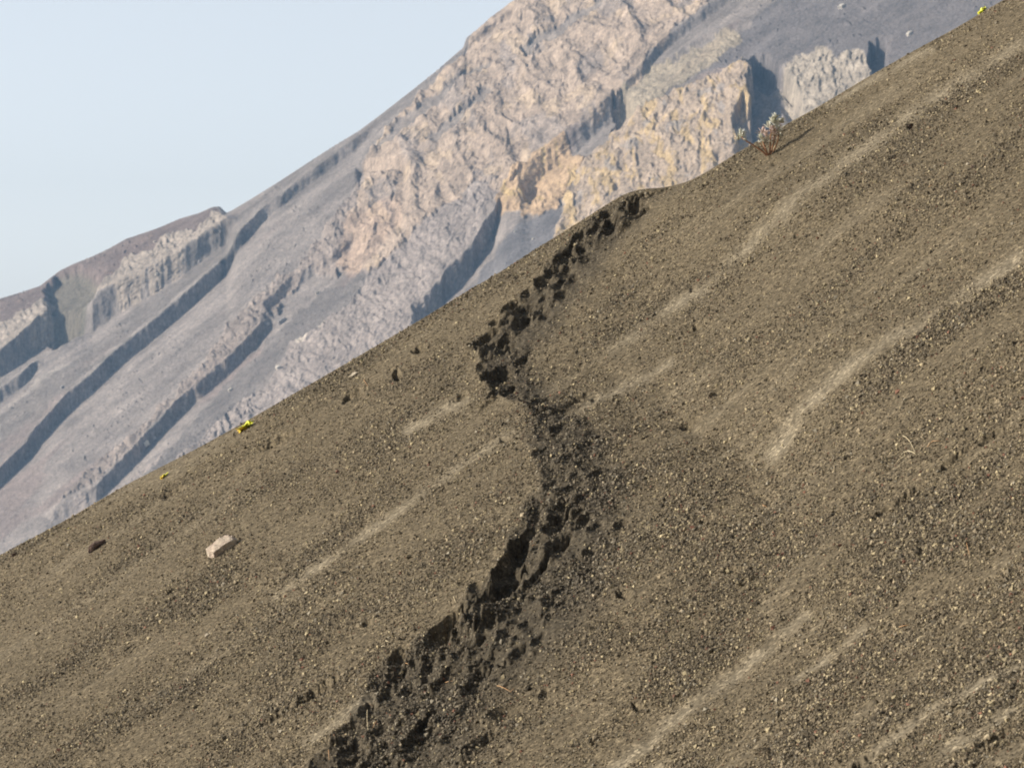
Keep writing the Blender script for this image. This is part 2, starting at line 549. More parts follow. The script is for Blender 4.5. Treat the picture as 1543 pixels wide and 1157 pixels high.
# pigment of the scoria: olive brown grains, paler where fine ash has run; path tone includes painted shade
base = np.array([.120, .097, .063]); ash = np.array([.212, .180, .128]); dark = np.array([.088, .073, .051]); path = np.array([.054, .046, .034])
c = base + (ash - base) * (fine * .85)[..., None]
c = c + (dark - c) * (.38 * sstep(.45, .9, coarse))[..., None]
c = c + (path - c) * (.75 * inpath)[..., None]  # trodden scoria, darkened further to deepen the shade in the prints
tint = 1 + .12 * fbm(Uh / 210, Vh / 160, 52, 2)
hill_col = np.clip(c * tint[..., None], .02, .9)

a0, a1 = len(far), len(far) + NR
NR = 880
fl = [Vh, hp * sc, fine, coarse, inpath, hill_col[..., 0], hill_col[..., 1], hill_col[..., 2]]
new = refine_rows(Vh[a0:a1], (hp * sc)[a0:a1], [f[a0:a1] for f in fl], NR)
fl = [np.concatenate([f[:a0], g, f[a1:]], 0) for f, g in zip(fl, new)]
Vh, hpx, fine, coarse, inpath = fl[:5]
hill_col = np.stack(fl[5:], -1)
Uh = np.broadcast_to(uc, Vh.shape).astype(np.float64)
xh = (Uh - CU) / F
Yh = plane_Y(Uh, Vh, HA, HB, HC)
pm = F / Yh
Zh = HA * xh * Yh + HB * Yh + HC + hpx / pm
zs = (CV - np.interp(uc, SKY_U, SKY_V)) / F
Zh = roll_to_skyline(Yh, Zh, zs, .05, .8, 25)
Zh = np.maximum(Zh, -190 + .3 * xh * Yh)
vi = np.clip(Vh - hpx, -400, 1700)                                # crumbling: the trodden bank also breaks sideways
crumb = (2.6 * fbm(Uh / 13, vi / 9, 221, 3) + 1.6 * perlin(Uh / 4.5, vi / 4, 225)) * inpath / pm
Yd = Yh - crumb * 1.6
Xh = xh * Yh + (2.0 * fbm(Uh / 11, vi / 8, 231, 2)) * inpath / pm
Zh = Zh + (Yd - Yh) * (CV - vi) / F
Yh = Yd

M_hill = terrain_mat('scoria', 9.0, 34.0, .02, True)
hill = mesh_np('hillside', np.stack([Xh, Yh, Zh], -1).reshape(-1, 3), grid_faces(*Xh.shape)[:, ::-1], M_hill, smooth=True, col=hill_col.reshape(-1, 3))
tag(hill, 'steep brown scoria hillside with a trodden footpath along its crest', kind='structure')

# projected pixel of every hill vertex, to set things down on the ground
Vproj = CV - F * Zh / Yh


def hill_at(u, v):
    j = int(np.clip(np.searchsorted(uc, u), 1, len(uc) - 1))
    j0 = j - 1
    t = (u - uc[j0]) / (uc[j] - uc[j0])
    vp = Vproj[:, j0] * (1 - t) + Vproj[:, j] * t
    yy = Yh[:, j0] * (1 - t) + Yh[:, j] * t
    zz = Zh[:, j0] * (1 - t) + Zh[:, j] * t
    for i in range(len(vp) - 1, 0, -1):                           # from the camera outwards
        if vp[i] >= v > vp[i - 1]:
            f = (vp[i] - v) / max(1e-6, vp[i] - vp[i - 1])
            y = yy[i] + (yy[i - 1] - yy[i]) * f
            z = zz[i] + (zz[i - 1] - zz[i]) * f
            return Vector(((u - CU) / F * y, y, z))
    i = int(np.argmin(vp))
    return Vector(((u - CU) / F * yy[i], yy[i], zz[i]))


# loose clasts lying on it
def build_gravel(n):
    rr = np.random.RandomState(17)
    cu = rr.uniform(-320, 2000, n)
    j = np.clip(np.searchsorted(uc, cu), 1, len(uc) - 1) - 1
    tj = (cu - uc[j]) / (uc[j + 1] - uc[j])
    vt = rr.uniform(0, 1, n)
    vv = (vs[j] - 14) + vt * (1250 - vs[j] + 14)
    keep = (rr.rand(n) < (1250 - vs[j]) / 1500.0) & (rr.rand(n) < np.where((cu > -50) & (cu < 1600), 1, .6))
    row = np.zeros(n)
    VD = Vh[len(far):len(far) + NR]
    order = np.argsort(j, kind='stable'); jj = j[order]
    lo_ = np.searchsorted(jj, np.arange(len(uc))); hi_ = np.searchsorted(jj, np.arange(len(uc)), side='right')
    for q in range(len(uc)):
        if hi_[q] > lo_[q]:
            ii = order[lo_[q]:hi_[q]]
            row[ii] = np.interp(vv[ii], VD[:, q], np.arange(NR))
    ri = np.clip(row.astype(int), 0, NR - 2); fr = row - ri
    ri = ri + len(far)

    def bil(A):
        return (A[ri, j] * (1 - tj) + A[ri, j + 1] * tj) * (1 - fr) + (A[ri + 1, j] * (1 - tj) + A[ri + 1, j + 1] * tj) * fr
    fi, cr, ip = bil(fine), bil(coarse), bil(inpath)
    keep &= rr.rand(n) < np.clip(.22 + .95 * cr - .25 * fi - .12 * ip, .05, 1)
    X, Y, Z = bil(Xh), bil(Yh), bil(Zh)
    cc = np.stack([bil(hill_col[..., k]) for k in range(3)], 1)
    X, Y, Z, cc, cr, ip = X[keep], Y[keep], Z[keep], cc[keep], cr[keep], ip[keep]
    m = len(X)
    r = np.clip(.0092 * np.exp(rr.randn(m) * .40) * (.8 + .45 * cr) * (1 + .22 * ip), .004, .032)
    o = np.array([[1, 0, 0], [-1, 0, 0], [0, 1, 0], [0, -1, 0], [0, 0, 1], [0, 0, -1]], float)
    P = o[None] * rr.uniform(.65, 1.25, (m, 6, 1)) + rr.uniform(-.28, .28, (m, 6, 3))
    q = rr.randn(m, 4); q /= np.linalg.norm(q, axis=1)[:, None]
    w, x, y, z = q.T
    Rm = np.stack([1 - 2 * (y * y + z * z), 2 * (x * y - z * w), 2 * (x * z + y * w), 2 * (x * y + z * w), 1 - 2 * (x * x + z * z), 2 * (y * z - x * w),
                   2 * (x * z - y * w), 2 * (y * z + x * w), 1 - 2 * (x * x + y * y)], 1).reshape(m, 3, 3)
    P = np.einsum('mij,mkj->mki', Rm, P) * r[:, None, None]
    P += np.stack([X, Y, Z + r * .35], 1)[:, None, :]
    f = np.array([[0, 2, 4], [2, 1, 4], [1, 3, 4], [3, 0, 4], [2, 0, 5], [1, 2, 5], [3, 1, 5], [0, 3, 5]])
    Fc = (f[None] + 6 * np.arange(m)[:, None, None]).reshape(-1, 3)
    lum = np.exp(rr.randn(m) * .45) * 1.08
    k = rr.rand(m)
    lum = np.where(ip > .4, lum * 1.25, lum)
    col = cc * lum[:, None]
    yel = k < .115 * (1 - .6 * ip)
    col[yel] = np.array([.36, .30, .185]) * rr.uniform(.5, 1.4, (yel.sum(), 1))
    gry = (k > .13) & (k < .18)
    col[gry] = np.array([.25, .22, .165]) * rr.uniform(.6, 1.3, (gry.sum(), 1))
    red = (k > .18) & (k < .192)
    col[red] = np.array([.20, .10, .065]) * rr.uniform(.6, 1.2, (red.sum(), 1))
    col = np.repeat(np.clip(col, .01, .8), 6, axis=0)
    g = mesh_np('gravel', P.reshape(-1, 3), Fc, attr_mat('loose_scoria', .8, .25), smooth=False, col=col)
    tag(g, 'loose brown and tan scoria clasts strewn over the hillside', kind='stuff')


build_gravel(1150000)

# ================================================================== THE FAR VOLCANO FLANK
MA, MB, MC = 0.62, 0.417, -730.0
MS_U, MS_V = pl([(-500, 720), (-200, 560), (-60, 482), (0, 450), (30, 441), (60, 431), (90, 408), (110, 398), (140, 386), (165, 374), (190, 360), (220, 350),
                 (240, 343), (270, 330), (300, 321), (320, 312), (331, 311), (341, 321), (348, 318), (380, 299), (420, 274), (460, 248), (500, 222),
                 (540, 198), (575, 172), (620, 137), (660, 105), (699, 71), (702, 58), (712, 50), (740, 26), (772, 2), (800, -20), (1000, -160), (1543, -540), (2100, -900)])
mu = np.concatenate([-40 - np.geomspace(450, 4, 40), np.arange(-40, 1582, 1.5), 1582 + np.geomspace(4, 420, 40)])
MR = 720
ms = np.interp(mu, MS_U, MS_V)
hv = np.interp(mu, SKY_U, SKY_V)
top = np.maximum(ms - 60, -130 - 60 * (mu > 800))
tt = np.linspace(0, 1, MR)[:, None]
bot = hv + 70
mv = top[None] * (1 - tt) + bot[None] * tt
Um = np.broadcast_to(mu, mv.shape)
Ym0 = plane_Y(Um, mv, MA, MB, MC)
farm = np.geomspace(1, 1.35, 40)[::-1][:-1, None] * Ym0[0][None]
nearm = Ym0[-1][None] * np.geomspace(1, .5, 24)[1:, None]
Ym = np.concatenate([farm, Ym0, nearm], 0)
Um = np.broadcast_to(mu, Ym.shape).astype(np.float64)
xm = (Um - CU) / F
Vm = CV - F * (MA * xm + MB + MC / Ym)
cm, sm = math.cos(R(41)), math.sin(R(41))
Pm = Um * cm - Vm * sm
Qm = Um * sm + Vm * cm
wu = Um + 15 * fbm(Um / 36, Vm / 36, 71, 4, .6)
wv = Vm + 15 * fbm(Um / 36, Vm / 36, 75, 4, .6)


def MK(poly, blur=6):
    blur = max(3, blur * .6)
    return sample(raster(poly, blur), wu, wv)


# --- regions, as areas of the flank (photo pixels on the base plane)
k_pink = MK([(555, 235), (575, 205), (620, 150), (660, 118), (700, 80), (720, 40), (760, -20), (830, -140), (1200, -140), (1090, -10), (1030, 40), (985, 85), (945, 128),
             (900, 165), (860, 200), (810, 236), (755, 290), (720, 268), (650, 330), (560, 412), (505, 402), (515, 365), (540, 300)])
k_ridge2 = MK([(70, 770), (110, 735), (200, 655), (290, 565), (350, 490), (400, 440), (450, 405), (490, 350), (530, 300), (556, 225), (600, 260), (580, 330), (540, 390),
               (500, 415), (470, 400), (420, 455), (405, 478), (365, 520), (335, 546), (280, 593), (230, 645), (160, 718), (80, 762)])
k_c = MK([(200, 760), (330, 632), (400, 585), (440, 520), (500, 478), (560, 415), (640, 335), (720, 268), (760, 300), (745, 330), (700, 390), (660, 430), (630, 480), (620, 540), (420, 700)])
k_c2 = MK([(60, 800), (110, 755), (170, 725), (240, 680), (330, 620), (380, 590), (380, 680), (60, 860)], 9)
k_d = MK([(745, 298), (770, 262), (800, 240), (850, 203), (885, 225), (862, 262), (848, 300), (820, 318), (785, 322), (760, 316)], 6)
k_e = MK([(836, 360), (850, 300), (868, 255), (900, 210), (945, 172), (1000, 148), (1060, 122), (1120, 92), (1132, 120), (1130, 180), (1140, 215), (1110, 300), (900, 430)], 6)
k_top = MK([(930, 140), (960, 112), (1000, 86), (1060, 60), (1110, 40), (1120, 60), (1060, 100), (1000, 142), (945, 175)], 6)
k_h = MK([(1165, 100), (1200, 88), (1235, 70), (1262, 82), (1300, 74), (1318, 95), (1322, 130), (1200, 260), (1180, 200), (1205, 150)], 6)
k_lcliff = MK([(140, 440), (165, 408), (205, 383), (240, 358), (290, 340), (322, 315), (345, 330), (330, 345), (280, 378), (220, 412), (170, 432)], 5)
k_lcliff2 = MK([(-60, 520), (0, 485), (60, 450), (80, 440), (84, 470), (30, 505), (-60, 560)], 5)
k_lridge = MK([(-300, 620), (0, 440), (90, 395), (200, 345), (330, 300), (335, 320), (240, 360), (165, 408), (110, 460), (0, 500), (-300, 660)], 6)
k_screeB = MK([(180, 760), (345, 560), (410, 492), (480, 440), (545, 412), (560, 425), (500, 480), (440, 522), (380, 590), (300, 660), (230, 720)], 6)
k_screeC = MK([(640, 480), (700, 425), (745, 372), (790, 332), (848, 298), (838, 352), (830, 420), (640, 560)], 5)
k_screeG = MK([(1040, 110), (1080, 70), (1130, 35), (1190, -20), (1300, -140), (1700, -140), (1700, 100), (1318, 100), (1300, 74), (1262, 82), (1235, 70), (1165, 98), (1130, 92)], 7)
k_up = MK([(735, 130), (700, 165), (660, 195), (640, 215), (668, 210), (715, 165), (745, 140)], 6)
k_up2 = MK([(560, 228), (600, 180), (660, 138), (740, 88), (735, 100), (690, 130), (620, 190), (575, 225)], 5)
k_up3 = MK([(780, 80), (830, 45), (900, 0), (920, 0), (840, 55), (790, 85)], 7)

blocky1, b2, bid = worley(wu / 17 + 40, wv / 15 + 40, 81)
blocky3, b4, bid2 = worley(wu / 7.5 + 40, wv / 7 + 40, 83)
lump = (1 - blocky1) * 1.5 + (b2 - blocky1) * .8
lump2 = (1 - blocky3) + (b4 - blocky3) * .7
ru1, rv1 = Um + 14 * fbm(Um / 50, Vm / 50, 171, 2), Vm + 14 * fbm(Um / 50, Vm / 50, 175, 2)
roughL = ridged(ru1 / 62, rv1 / 54, 91, 2, .5) + .8 * fbm(ru1 / 120, rv1 / 90, 93, 2)
roughM = ridged(ru1 / 25, rv1 / 24, 191, 3, .6)
roughS = ridged(wu / 9, wv / 9, 195, 2, .6) + .5 * fbm(wu / 5, wv / 5, 197, 2)
strata = ridged((wu * .8 - wv * .6) / 140, (wu * .6 + wv * .8) / 17, 211, 2)
rock = np.clip(k_pink + k_ridge2 + k_c + k_c2 * .8 + k_top * .6 + k_lcliff + k_lcliff2, 0, 1)
flute = ridged(wu / 24 + .25 * wv / 24, wv / 75, 95, 3, .55)
flute2 = ridged(wu / 10, wv / 30, 99, 2, .5)
cliff = np.clip(k_e + k_d * .9 + k_h, 0, 1)
h = k_pink * (8 * roughL + 3.4 * roughM + 1.5 * roughS + 2.4 * strata) * (1 - .75 * np.clip(k_up + k_up2 + k_up3, 0, 1))
h = h + np.clip(k_ridge2 - k_pink, 0, 1) * (5 * roughM + 2.6 * roughS + 3 * roughL + 1.2 * lump) + 3 * k_ridge2
h = h + np.clip(k_c - k_pink, 0, 1) * (3.4 * roughL + 3.4 * roughM + 2 * roughS) + k_c2 * (3 * roughM + 2 * roughS)
h = h + k_e * (4 * flute + 2 * flute2 + 9 * fbm(Um / 55, Vm / 55, 97, 4) + 3.5 * roughM + 3 * strata) + k_d * (4 * flute + 3 * flute2) + k_h * (4 * flute + 3 * flute2 + 3 * roughM + 1.5 * roughS - 7) + k_top * (2.5 * roughM + 1.5 * roughS + 2.5 * strata - 2)
h = h + k_lcliff * (2.5 * flute2 + 3 * roughM + 1.5 * roughS) + k_lcliff2 * (3 * roughM + 2 * roughS)
# loose slopes: faint rills down the fall line and scattered stones
loose = np.clip(1 - rock - cliff, 0, 1)
stones = sstep(.62, .9, 1 - b4 * 0 - blocky3 * 1.6) * (bid2 > .80)
h = h + loose * (1.3 * fbm(Qm / 22, Pm / 260, 101, 3) + .8 * fbm(Um / 5, Vm / 4, 105, 2) + 3.0 * stones * sstep(-.25, .3, fbm(Um / 120, Vm / 120, 107, 2)) + 1.1 * fbm(Qm / 7, Pm / 90, 108, 2) * sstep(-.2, .3, fbm(Qm / 90, Pm / 300, 110, 2)))
h = h + 10 * fbm(Qm / 170, Pm / 900, 109, 2)


WALL = np.zeros(Um.shape)
h_rock, h = h, np.zeros(Um.shape)                                 # rock relief, kept off the steep walls further down


def levee(line, berm, wl, dropH, wr, wt, jagA, ends=12, axis=0, cosn=.77):
    a, b = pl(line, axis)
    A, B = (Um, Vm) if axis == 0 else (Vm, Um)
    jg = jagA * (.6 * perlin(A / 70, A * 0 + .37, 121) + .16 * perlin(Um / 12, Vm / 9, 122))
    d = (B - np.interp(A, a, b)) * cosn + jg
    win = sstep(a[0] - ends, a[0] + ends, A) * (1 - sstep(a[-1] - ends, a[-1] + ends, A))
    f = np.where(d < 0, berm * np.exp(np.minimum(d, 0) / wl), 0)
    right = berm * (1 - sstep(0, wr, d)) - dropH * sstep(0, wr, d) * np.exp(-np.maximum(d - wr, 0) / wt)
    f = np.where(d >= 0, right, f)
    wall = np.exp(-((d - wr * .6) / (wr * 1.1 + 3)) ** 2) * win
    WALL[...] = np.maximum(WALL, wall * np.minimum(1.2, dropH / 12))
    f = f + wall * (.5 * roughM + .4 * roughS) * np.minimum(1.3, dropH / 10)
    return f * win


L1 = [(-60, 765), (0, 702), (41, 655), (98, 593), (135, 558), (168, 523), (194, 502), (233, 467), (275, 432), (303, 406), (340, 371), (371, 340), (398, 313), (423, 296), (450, 271),
      (483, 248), (531, 215), (556, 196)]
up = sstep(320, 430, Um)
h = h + levee(L1, 5 - 2 * up, 30 - 12 * up, 22 - 10 * up, 5, 60 - 35 * up, 4, ends=30)
h = h + levee([(-40, 692), (0, 672), (30, 656), (60, 640)], 1, 10, 6, 6, 14, 3)
L2 = [(80, 764), (111, 750), (145, 732), (161, 716), (197, 680), (228, 644), (280, 592), (337, 545), (365, 520), (390, 495), (408, 476)]
h = h + levee(L2, 6, 26, 18, 5, 45, 4, ends=24)
h = h + levee([(405, 455), (440, 418), (470, 398), (500, 385), (535, 355)], 5, 12, 9, 6, 30, 6)
L3 = [(630, 458), (666, 423), (673, 408), (693, 391), (712, 370), (724, 345), (745, 318), (752, 296)]
h = h + levee(L3, 6, 30, 30, 9, 55, 8)
L4 = [(942, 130), (953, 116), (969, 100), (982, 83), (998, 64), (1013, 52), (1036, 35), (1069, 12), (1092, -4), (1140, -40)]
h = h + levee(L4, 6, 14, 9, 6, 35, 5, ends=55)
h = h + levee([(985, 92), (1010, 80), (1035, 64), (1060, 52), (1085, 46), (1120, 28)], 5, 8, 5, 5, 14, 5, ends=26)
h = h + levee([(790, 250), (820, 225), (850, 200), (880, 178), (905, 160), (945, 130)], 4, 20, 24, 14, 40, 9)
h = h + levee([(-60, 575), (0, 530), (60, 474), (95, 452), (140, 448), (170, 430), (220, 406), (280, 374), (335, 336), (350, 330)], 2, 20, np.interp(Um, [0, 60, 130, 200, 330], [34, 46, 46, 40, 30]), 5, 58, 3)
h = h + levee([(-60, 610), (0, 572), (30, 545), (55, 515)], 9, 9, 10, 7, 30, 5)
h = h + levee([(540, 246), (560, 243), (600, 240), (612, 242)], 3, 16, 12, 5, 25, 4, ends=6)
h = h + levee([(700, 66), (715, 55), (745, 33), (775, 12)], 3, 10, 7, 5, 20, 3, ends=6)
# the deep gully right of the yellow buttress, the hollow in the left ridge, small alcoves
g1 = MK([(1128, 88), (1150, 80), (1178, 96), (1200, 120), (1215, 165), (1195, 280), (1136, 300)], 8)
g2 = MK([(1312, 62), (1335, 58), (1338, 110), (1318, 120)], 5)
g3 = MK([(70, 430), (90, 402), (112, 396), (150, 418), (140, 448), (80, 480)], 18)
g4 = MK([(788, 292), (798, 266), (812, 262), (808, 280), (796, 296)], 4)
g5 = MK([(925, 140), (946, 132), (950, 172), (925, 182)], 5)
g6 = MK([(1106, 165), (1118, 150), (1132, 190), (1128, 250), (1112, 250)], 5)
h = h - (40 + 16 * fbm(Um / 30, Vm / 30, 161, 2)) * g1 - 30 * g2 - 20 * g3 - 10 * g4 - 22 * g5 - 25 * g6
h = h + 5 * MK([(1095, 120), (1120, 92), (1132, 110), (1128, 170), (1100, 200)], 9)
h = h + h_rock * (1 - .8 * np.clip(WALL * 1.4, 0, 1))
h = h * sstep(-140, -110, Vm) * (1 - sstep(1000, 1060, Vm))

# --- pigment of the rock and rubble
C = lambda *t: np.array(t)
col = np.ones(Um.shape + (3,)) * C(.215, .195, .186)


def put(col, k, c_, a=1.0):
    return col + (c_ - col) * (sstep(.2, .8, k) * a)[..., None]


stn = fbm(Qm / 26, Pm / 500, 131, 3) + .55 * fbm(Qm / 6, Pm / 160, 133, 2)
col = col * (1 + .28 * stn)[..., None]
col = put(col, sstep(.05, .45, fbm(Qm / 40, Pm / 320, 135, 2)), C(.20, .165, .155), .7)
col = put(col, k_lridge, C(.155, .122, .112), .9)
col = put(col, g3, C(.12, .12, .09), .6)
col = put(col, k_lcliff + k_lcliff2, C(.29, .255, .225))  # grey cliff rock, lightened to make up for the weak light on it
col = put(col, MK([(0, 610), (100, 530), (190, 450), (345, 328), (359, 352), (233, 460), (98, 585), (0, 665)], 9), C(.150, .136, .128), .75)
col = put(col, k_ridge2, C(.245, .21, .19), .85)
col = put(col, k_c + k_c2, C(.265, .235, .222), .9)
col = put(col, k_pink, C(.335, .275, .228))
col = put(col, k_pink * sstep(.0, .4, fbm(Um / 60, Vm / 60, 141, 3)), C(.27, .235, .215), .8)
col = put(col, k_pink * sstep(.1, .4, fbm(Um / 45, Vm / 45, 144, 3)), C(.41, .33, .245), .6)
col = put(col, MK([(500, 400), (530, 330), (600, 300), (610, 330), (580, 370), (540, 415)], 20), C(.38, .27, .205), .3)
col = put(col, np.clip(k_up + k_up2 * .8 + k_up3, 0, 1), C(.215, .195, .185), .85)
col = put(col, k_screeB, C(.155, .142, .137))
col = put(col, k_screeC, C(.140, .135, .142))
col = put(col, k_screeG, C(.128, .120, .124), .9)
col = put(col, k_top, C(.36, .31, .225), .6)
yn = .7 * fbm(wu / 30, wv / 34, 151, 4, .6) + .3 * fbm(wu / 9, wv / 40, 153, 2)
col = put(col, k_d, C(.40, .295, .195))
col = put(col, k_d * sstep(.0, .4, yn), C(.42, .32, .165), .8)
col = put(col, k_e, C(.33, .27, .215))
col = put(col, k_e * sstep(-.12, .25, yn), C(.42, .315, .16), .7)
col = put(col, k_e * sstep(.15, .5, fbm(Um / 26, Vm / 26, 155, 3)), C(.26, .235, .22), .85)
col = put(col, k_h, C(.32, .285, .24), .9)
col = put(col, strokes(wu, wv, [([(450, 520), (462, 508)], 4), ([(478, 495), (487, 487)], 4), ([(417, 552), (420, 555)], 3)]), C(.46, .42, .37), .8)
col = put(col, strokes(wu, wv, [([(10, 590), (40, 565), (95, 530)], 5)]), C(.30, .28, .26), .5)
col = col * (1 + .18 * (bid - .5) * rock + .25 * (bid2 - .5) * np.clip(rock + cliff * .5 + .3, 0, 1))[..., None]
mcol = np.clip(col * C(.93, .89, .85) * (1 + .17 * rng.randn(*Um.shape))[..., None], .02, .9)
b0, b1 = len(farm), len(farm) + MR
MR = 820
fl = [Vm, h, np.clip(rock + cliff, 0, 1), WALL, mcol[..., 0], mcol[..., 1], mcol[..., 2]]
new = refine_rows(Vm[b0:b1], h[b0:b1], [f[b0:b1] for f in fl], MR)
Vm, h, crag, WALL, *cc3 = [np.concatenate([f[:b0], g, f[b1:]], 0) for f, g in zip(fl, new)]
mcol = np.stack(cc3, -1)
Um = np.broadcast_to(mu, Vm.shape).astype(np.float64)
xm = (Um - CU) / F
Ym = plane_Y(Um, Vm, MA, MB, MC)
Zm = MA * xm * Ym + MB * Ym + MC + h * Ym / F
zs = (CV - ms) / F
Zm = roll_to_skyline(Ym, Zm, zs, .004, .9, 3)
vi = np.clip(Vm - h, -900, 1900)                                  # ledges, cracks and blocks: the crags also break sideways
cb, sb = math.cos(R(38)), math.sin(R(38))
Lg = Um * cb - vi * sb; Ld = Um * sb + vi * cb
led = ridged(Lg / 60, Ld / 9, 301, 2) + .7 * fbm(Um / 26, vi / 26, 305, 4, .6)
w1, w2, wid = worley(Um / 11 + 60, vi / 12 + 80, 307)
brk = np.clip((w2 - w1) * 2.2, 0, 1) + .8 * wid
amt = np.clip(.42 * crag + .22 * WALL, 0, 1.) * sstep(-200, -100, vi)
dm = amt * (2.6 * led + 1.0 * brk + 3.0 * fbm(Um / 18, vi / 15, 317, 3, .6) + 1.6 * fbm(Um / 6, vi / 6, 311, 2)) * Ym / F
dx = amt * (3.4 * fbm(Um / 16, vi / 18, 315, 3, .6) + .8 * wid) * Ym / F
Yn = Ym - dm * 1.3
Xm = xm * Ym + dx
Zm = Zm + (Yn - Ym) * (CV - vi) / F
Ym = Yn
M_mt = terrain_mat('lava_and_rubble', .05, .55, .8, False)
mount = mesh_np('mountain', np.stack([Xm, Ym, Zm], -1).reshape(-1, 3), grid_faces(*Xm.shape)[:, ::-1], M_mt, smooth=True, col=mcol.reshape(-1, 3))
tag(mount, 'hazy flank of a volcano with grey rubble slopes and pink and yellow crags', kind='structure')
VprojM = CV - F * Zm / Ym


def mount_at(u, v):
    j = int(np.searchsorted(mu, u))
    vp = VprojM[:, j]
    for i in range(len(vp) - 1, 0, -1):
        if vp[i] >= v > vp[i - 1]:
            return Vector((Xm[i, j], Ym[i, j], Zm[i, j]))
    i = int(np.argmin(vp))
    return Vector((Xm[i, j], Ym[i, j], Zm[i, j]))



# ================================================================== THINGS
def lumpy_rock(name, hull_pts, mat, seed, sub=2, amp=.06, parent=None):
    """angular stone: convex hull of the given points, subdivided and roughened"""
    bm = bmesh.new()
    for p in hull_pts: bm.verts.new(p)
    r = bmesh.ops.convex_hull(bm, input=bm.verts)
    bmesh.ops.delete(bm, geom=[e for e in r['geom_interior'] if isinstance(e, bmesh.types.BMVert)], context='VERTS')
    bmesh.ops.triangulate(bm, faces=bm.faces)
    size = max((a.co - b.co).length for a in bm.verts for b in bm.verts)
    bmesh.ops.bevel(bm, geom=list(bm.edges), offset=size * .015, segments=1, affect='EDGES')
    bmesh.ops.triangulate(bm, faces=bm.faces)
    bmesh.ops.subdivide_edges(bm, edges=bm.edges, cuts=sub, use_grid_fill=True)
    bm.normal_update()
    rr = random.Random(seed)
    from mathutils import noise as mn
    off = Vector((rr.random() * 50, rr.random() * 50, rr.random() * 50))
    for v in bm.verts:
        q = v.co * (5.0 / size) + off
        v.co += v.normal * size * amp * (mn.noise(q) * .6 + mn.noise(q * 2.6) * .35 + mn.noise(q * 6) * .2)
    return obj_bm(name, bm, mat, parent)


def box_pts(L, W, H, rr, skew=.2):
    out = []
    for sx in (-1, 1):
        for sy in (-1, 1):
            for sz in (-1, 1):
                out.append(Vector((sx * L / 2 * rr.uniform(1 - skew, 1), sy * W / 2 * rr.uniform(1 - skew, 1), sz * H / 2 * rr.uniform(1 - skew, 1))))
    return out


fall = Vector((HA, HB, 0)).normalized()
NRM = Vector((-HA, -HB, 1)).normalized()
UP_S = Vector((fall.x, fall.y, math.hypot(HA, HB))).normalized()        # straight up the slope
ACR = NRM.cross(UP_S).normalized()                                       # level across the slope


def frame(a, b, c): return Matrix((a, b, c)).transposed().to_4x4()


M_slab = rock_mat('pinkish_stone', (.40, .315, .26), (.54, .47, .37), 9, .012)
M_dark = rock_mat('dark_stone', (.085, .06, .05), (.16, .115, .09), 12, .01)
M_red = rock_mat('reddish_stone', (.115, .08, .066), (.19, .135, .11), 12, .01)  # darkened for the shade that lies over most of this rock
M_pale = rock_mat('pale_stone', (.42, .36, .27), (.58, .51, .40), 16, .006)
M_tan = rock_mat('tan_stone', (.33, .27, .18), (.46, .39, .27), 16, .006)


def stone(name, u, v, L, W, H, head, tilt, mat, seed, label, cat, group=None, sink=.25, skew=.3, amp=.06):
    """a stone whose middle shows at photo pixel (u, v): head turns it about the upright, tilt raises its uphill end"""
    rr = random.Random(seed)
    pts = []
    for i in range(16):                                           # a chipped lump rather than a block
        d = Vector((rr.gauss(0, 1), rr.gauss(0, 1), rr.gauss(0, 1))).normalized() * rr.uniform(.8, 1.12)
        pts.append(Vector((d.x * L * .56, d.y * W * .6, d.z * H * .6)))
    o = lumpy_rock(name, pts, mat, seed, amp=amp)
    p = hill_at(u, v)
    o.matrix_world = Matrix.Translation(p + NRM * H * (.5 - sink)) @ Matrix.Rotation(R(head), 4, 'Z') @ Matrix.Rotation(R(-tilt), 4, 'Y')
    tag(o, label, cat, group)
    return o


# the big slab: long axis up the slope and away, lit end towards the lower left, dark face towards the path
rr = random.Random(4)
L_, W_, H_ = .40, .17, .20
slab_pts = [Vector(p) for p in [(-.20, .07, -.03), (-.19, .085, .085), (-.17, -.085, .075), (-.175, -.08, -.14), (-.12, -.10, .085), (-.10, -.09, -.12),
                                (.02, .09, .12), (.10, .085, .115), (.16, .02, .09), (.10, -.085, .10), (.19, -.03, .02), (.14, -.09, -.08), (.18, .06, -.06), (-.1, .09, -.1)]]
slab = lumpy_rock('rock', slab_pts, M_slab, 4, 3, .055)
slab.matrix_world = Matrix.Translation(hill_at(338, 829) + Vector((0, .02, .015))) @ Matrix.Rotation(R(24), 4, 'Z') @ Matrix.Rotation(R(-27), 4, 'Y') @ Matrix.Rotation(R(14), 4, 'X') @ Matrix.Scale(1.1, 4)
tag(slab, 'large pinkish buff angular rock lying on the dark scoria slope', 'rock')
stone('rock', 147, 825, .30, .10, .12, 30, 26, M_red, 11, 'dark reddish rock half sunk in scoria near the left edge', 'rock')
stone('rock', 22, 837, .09, .07, .07, 20, 25, M_dark, 12, 'small black rock on the scoria at the far left skyline', 'rock')
stone('stone', 533, 566, .16, .10, .045, 35, 27, M_pale, 13, 'flat pale grey stone lying just below the skyline', 'stone', skew=.2)
stone('stone', 337, 881, .09, .05, .035, 60, 20, M_pale, 14, 'small pale stone below the large pinkish rock', 'stone')
stone('stone', 312, 958, .06, .05, .045, 10, 20, M_pale, 15, 'pale rounded pebble on the slope left of the path, lower left', 'stone')
stone('stone', 57, 956, .08, .05, .05, 40, 20, M_tan, 16, 'tan stone near the lower left edge of the slope', 'stone')
stone('stone', 1374, 192, .09, .06, .07, 30, 20, M_dark, 17, 'dark stone standing in for a small hole on the upper right slope', 'stone')  # stands in for a dark hole in the slope
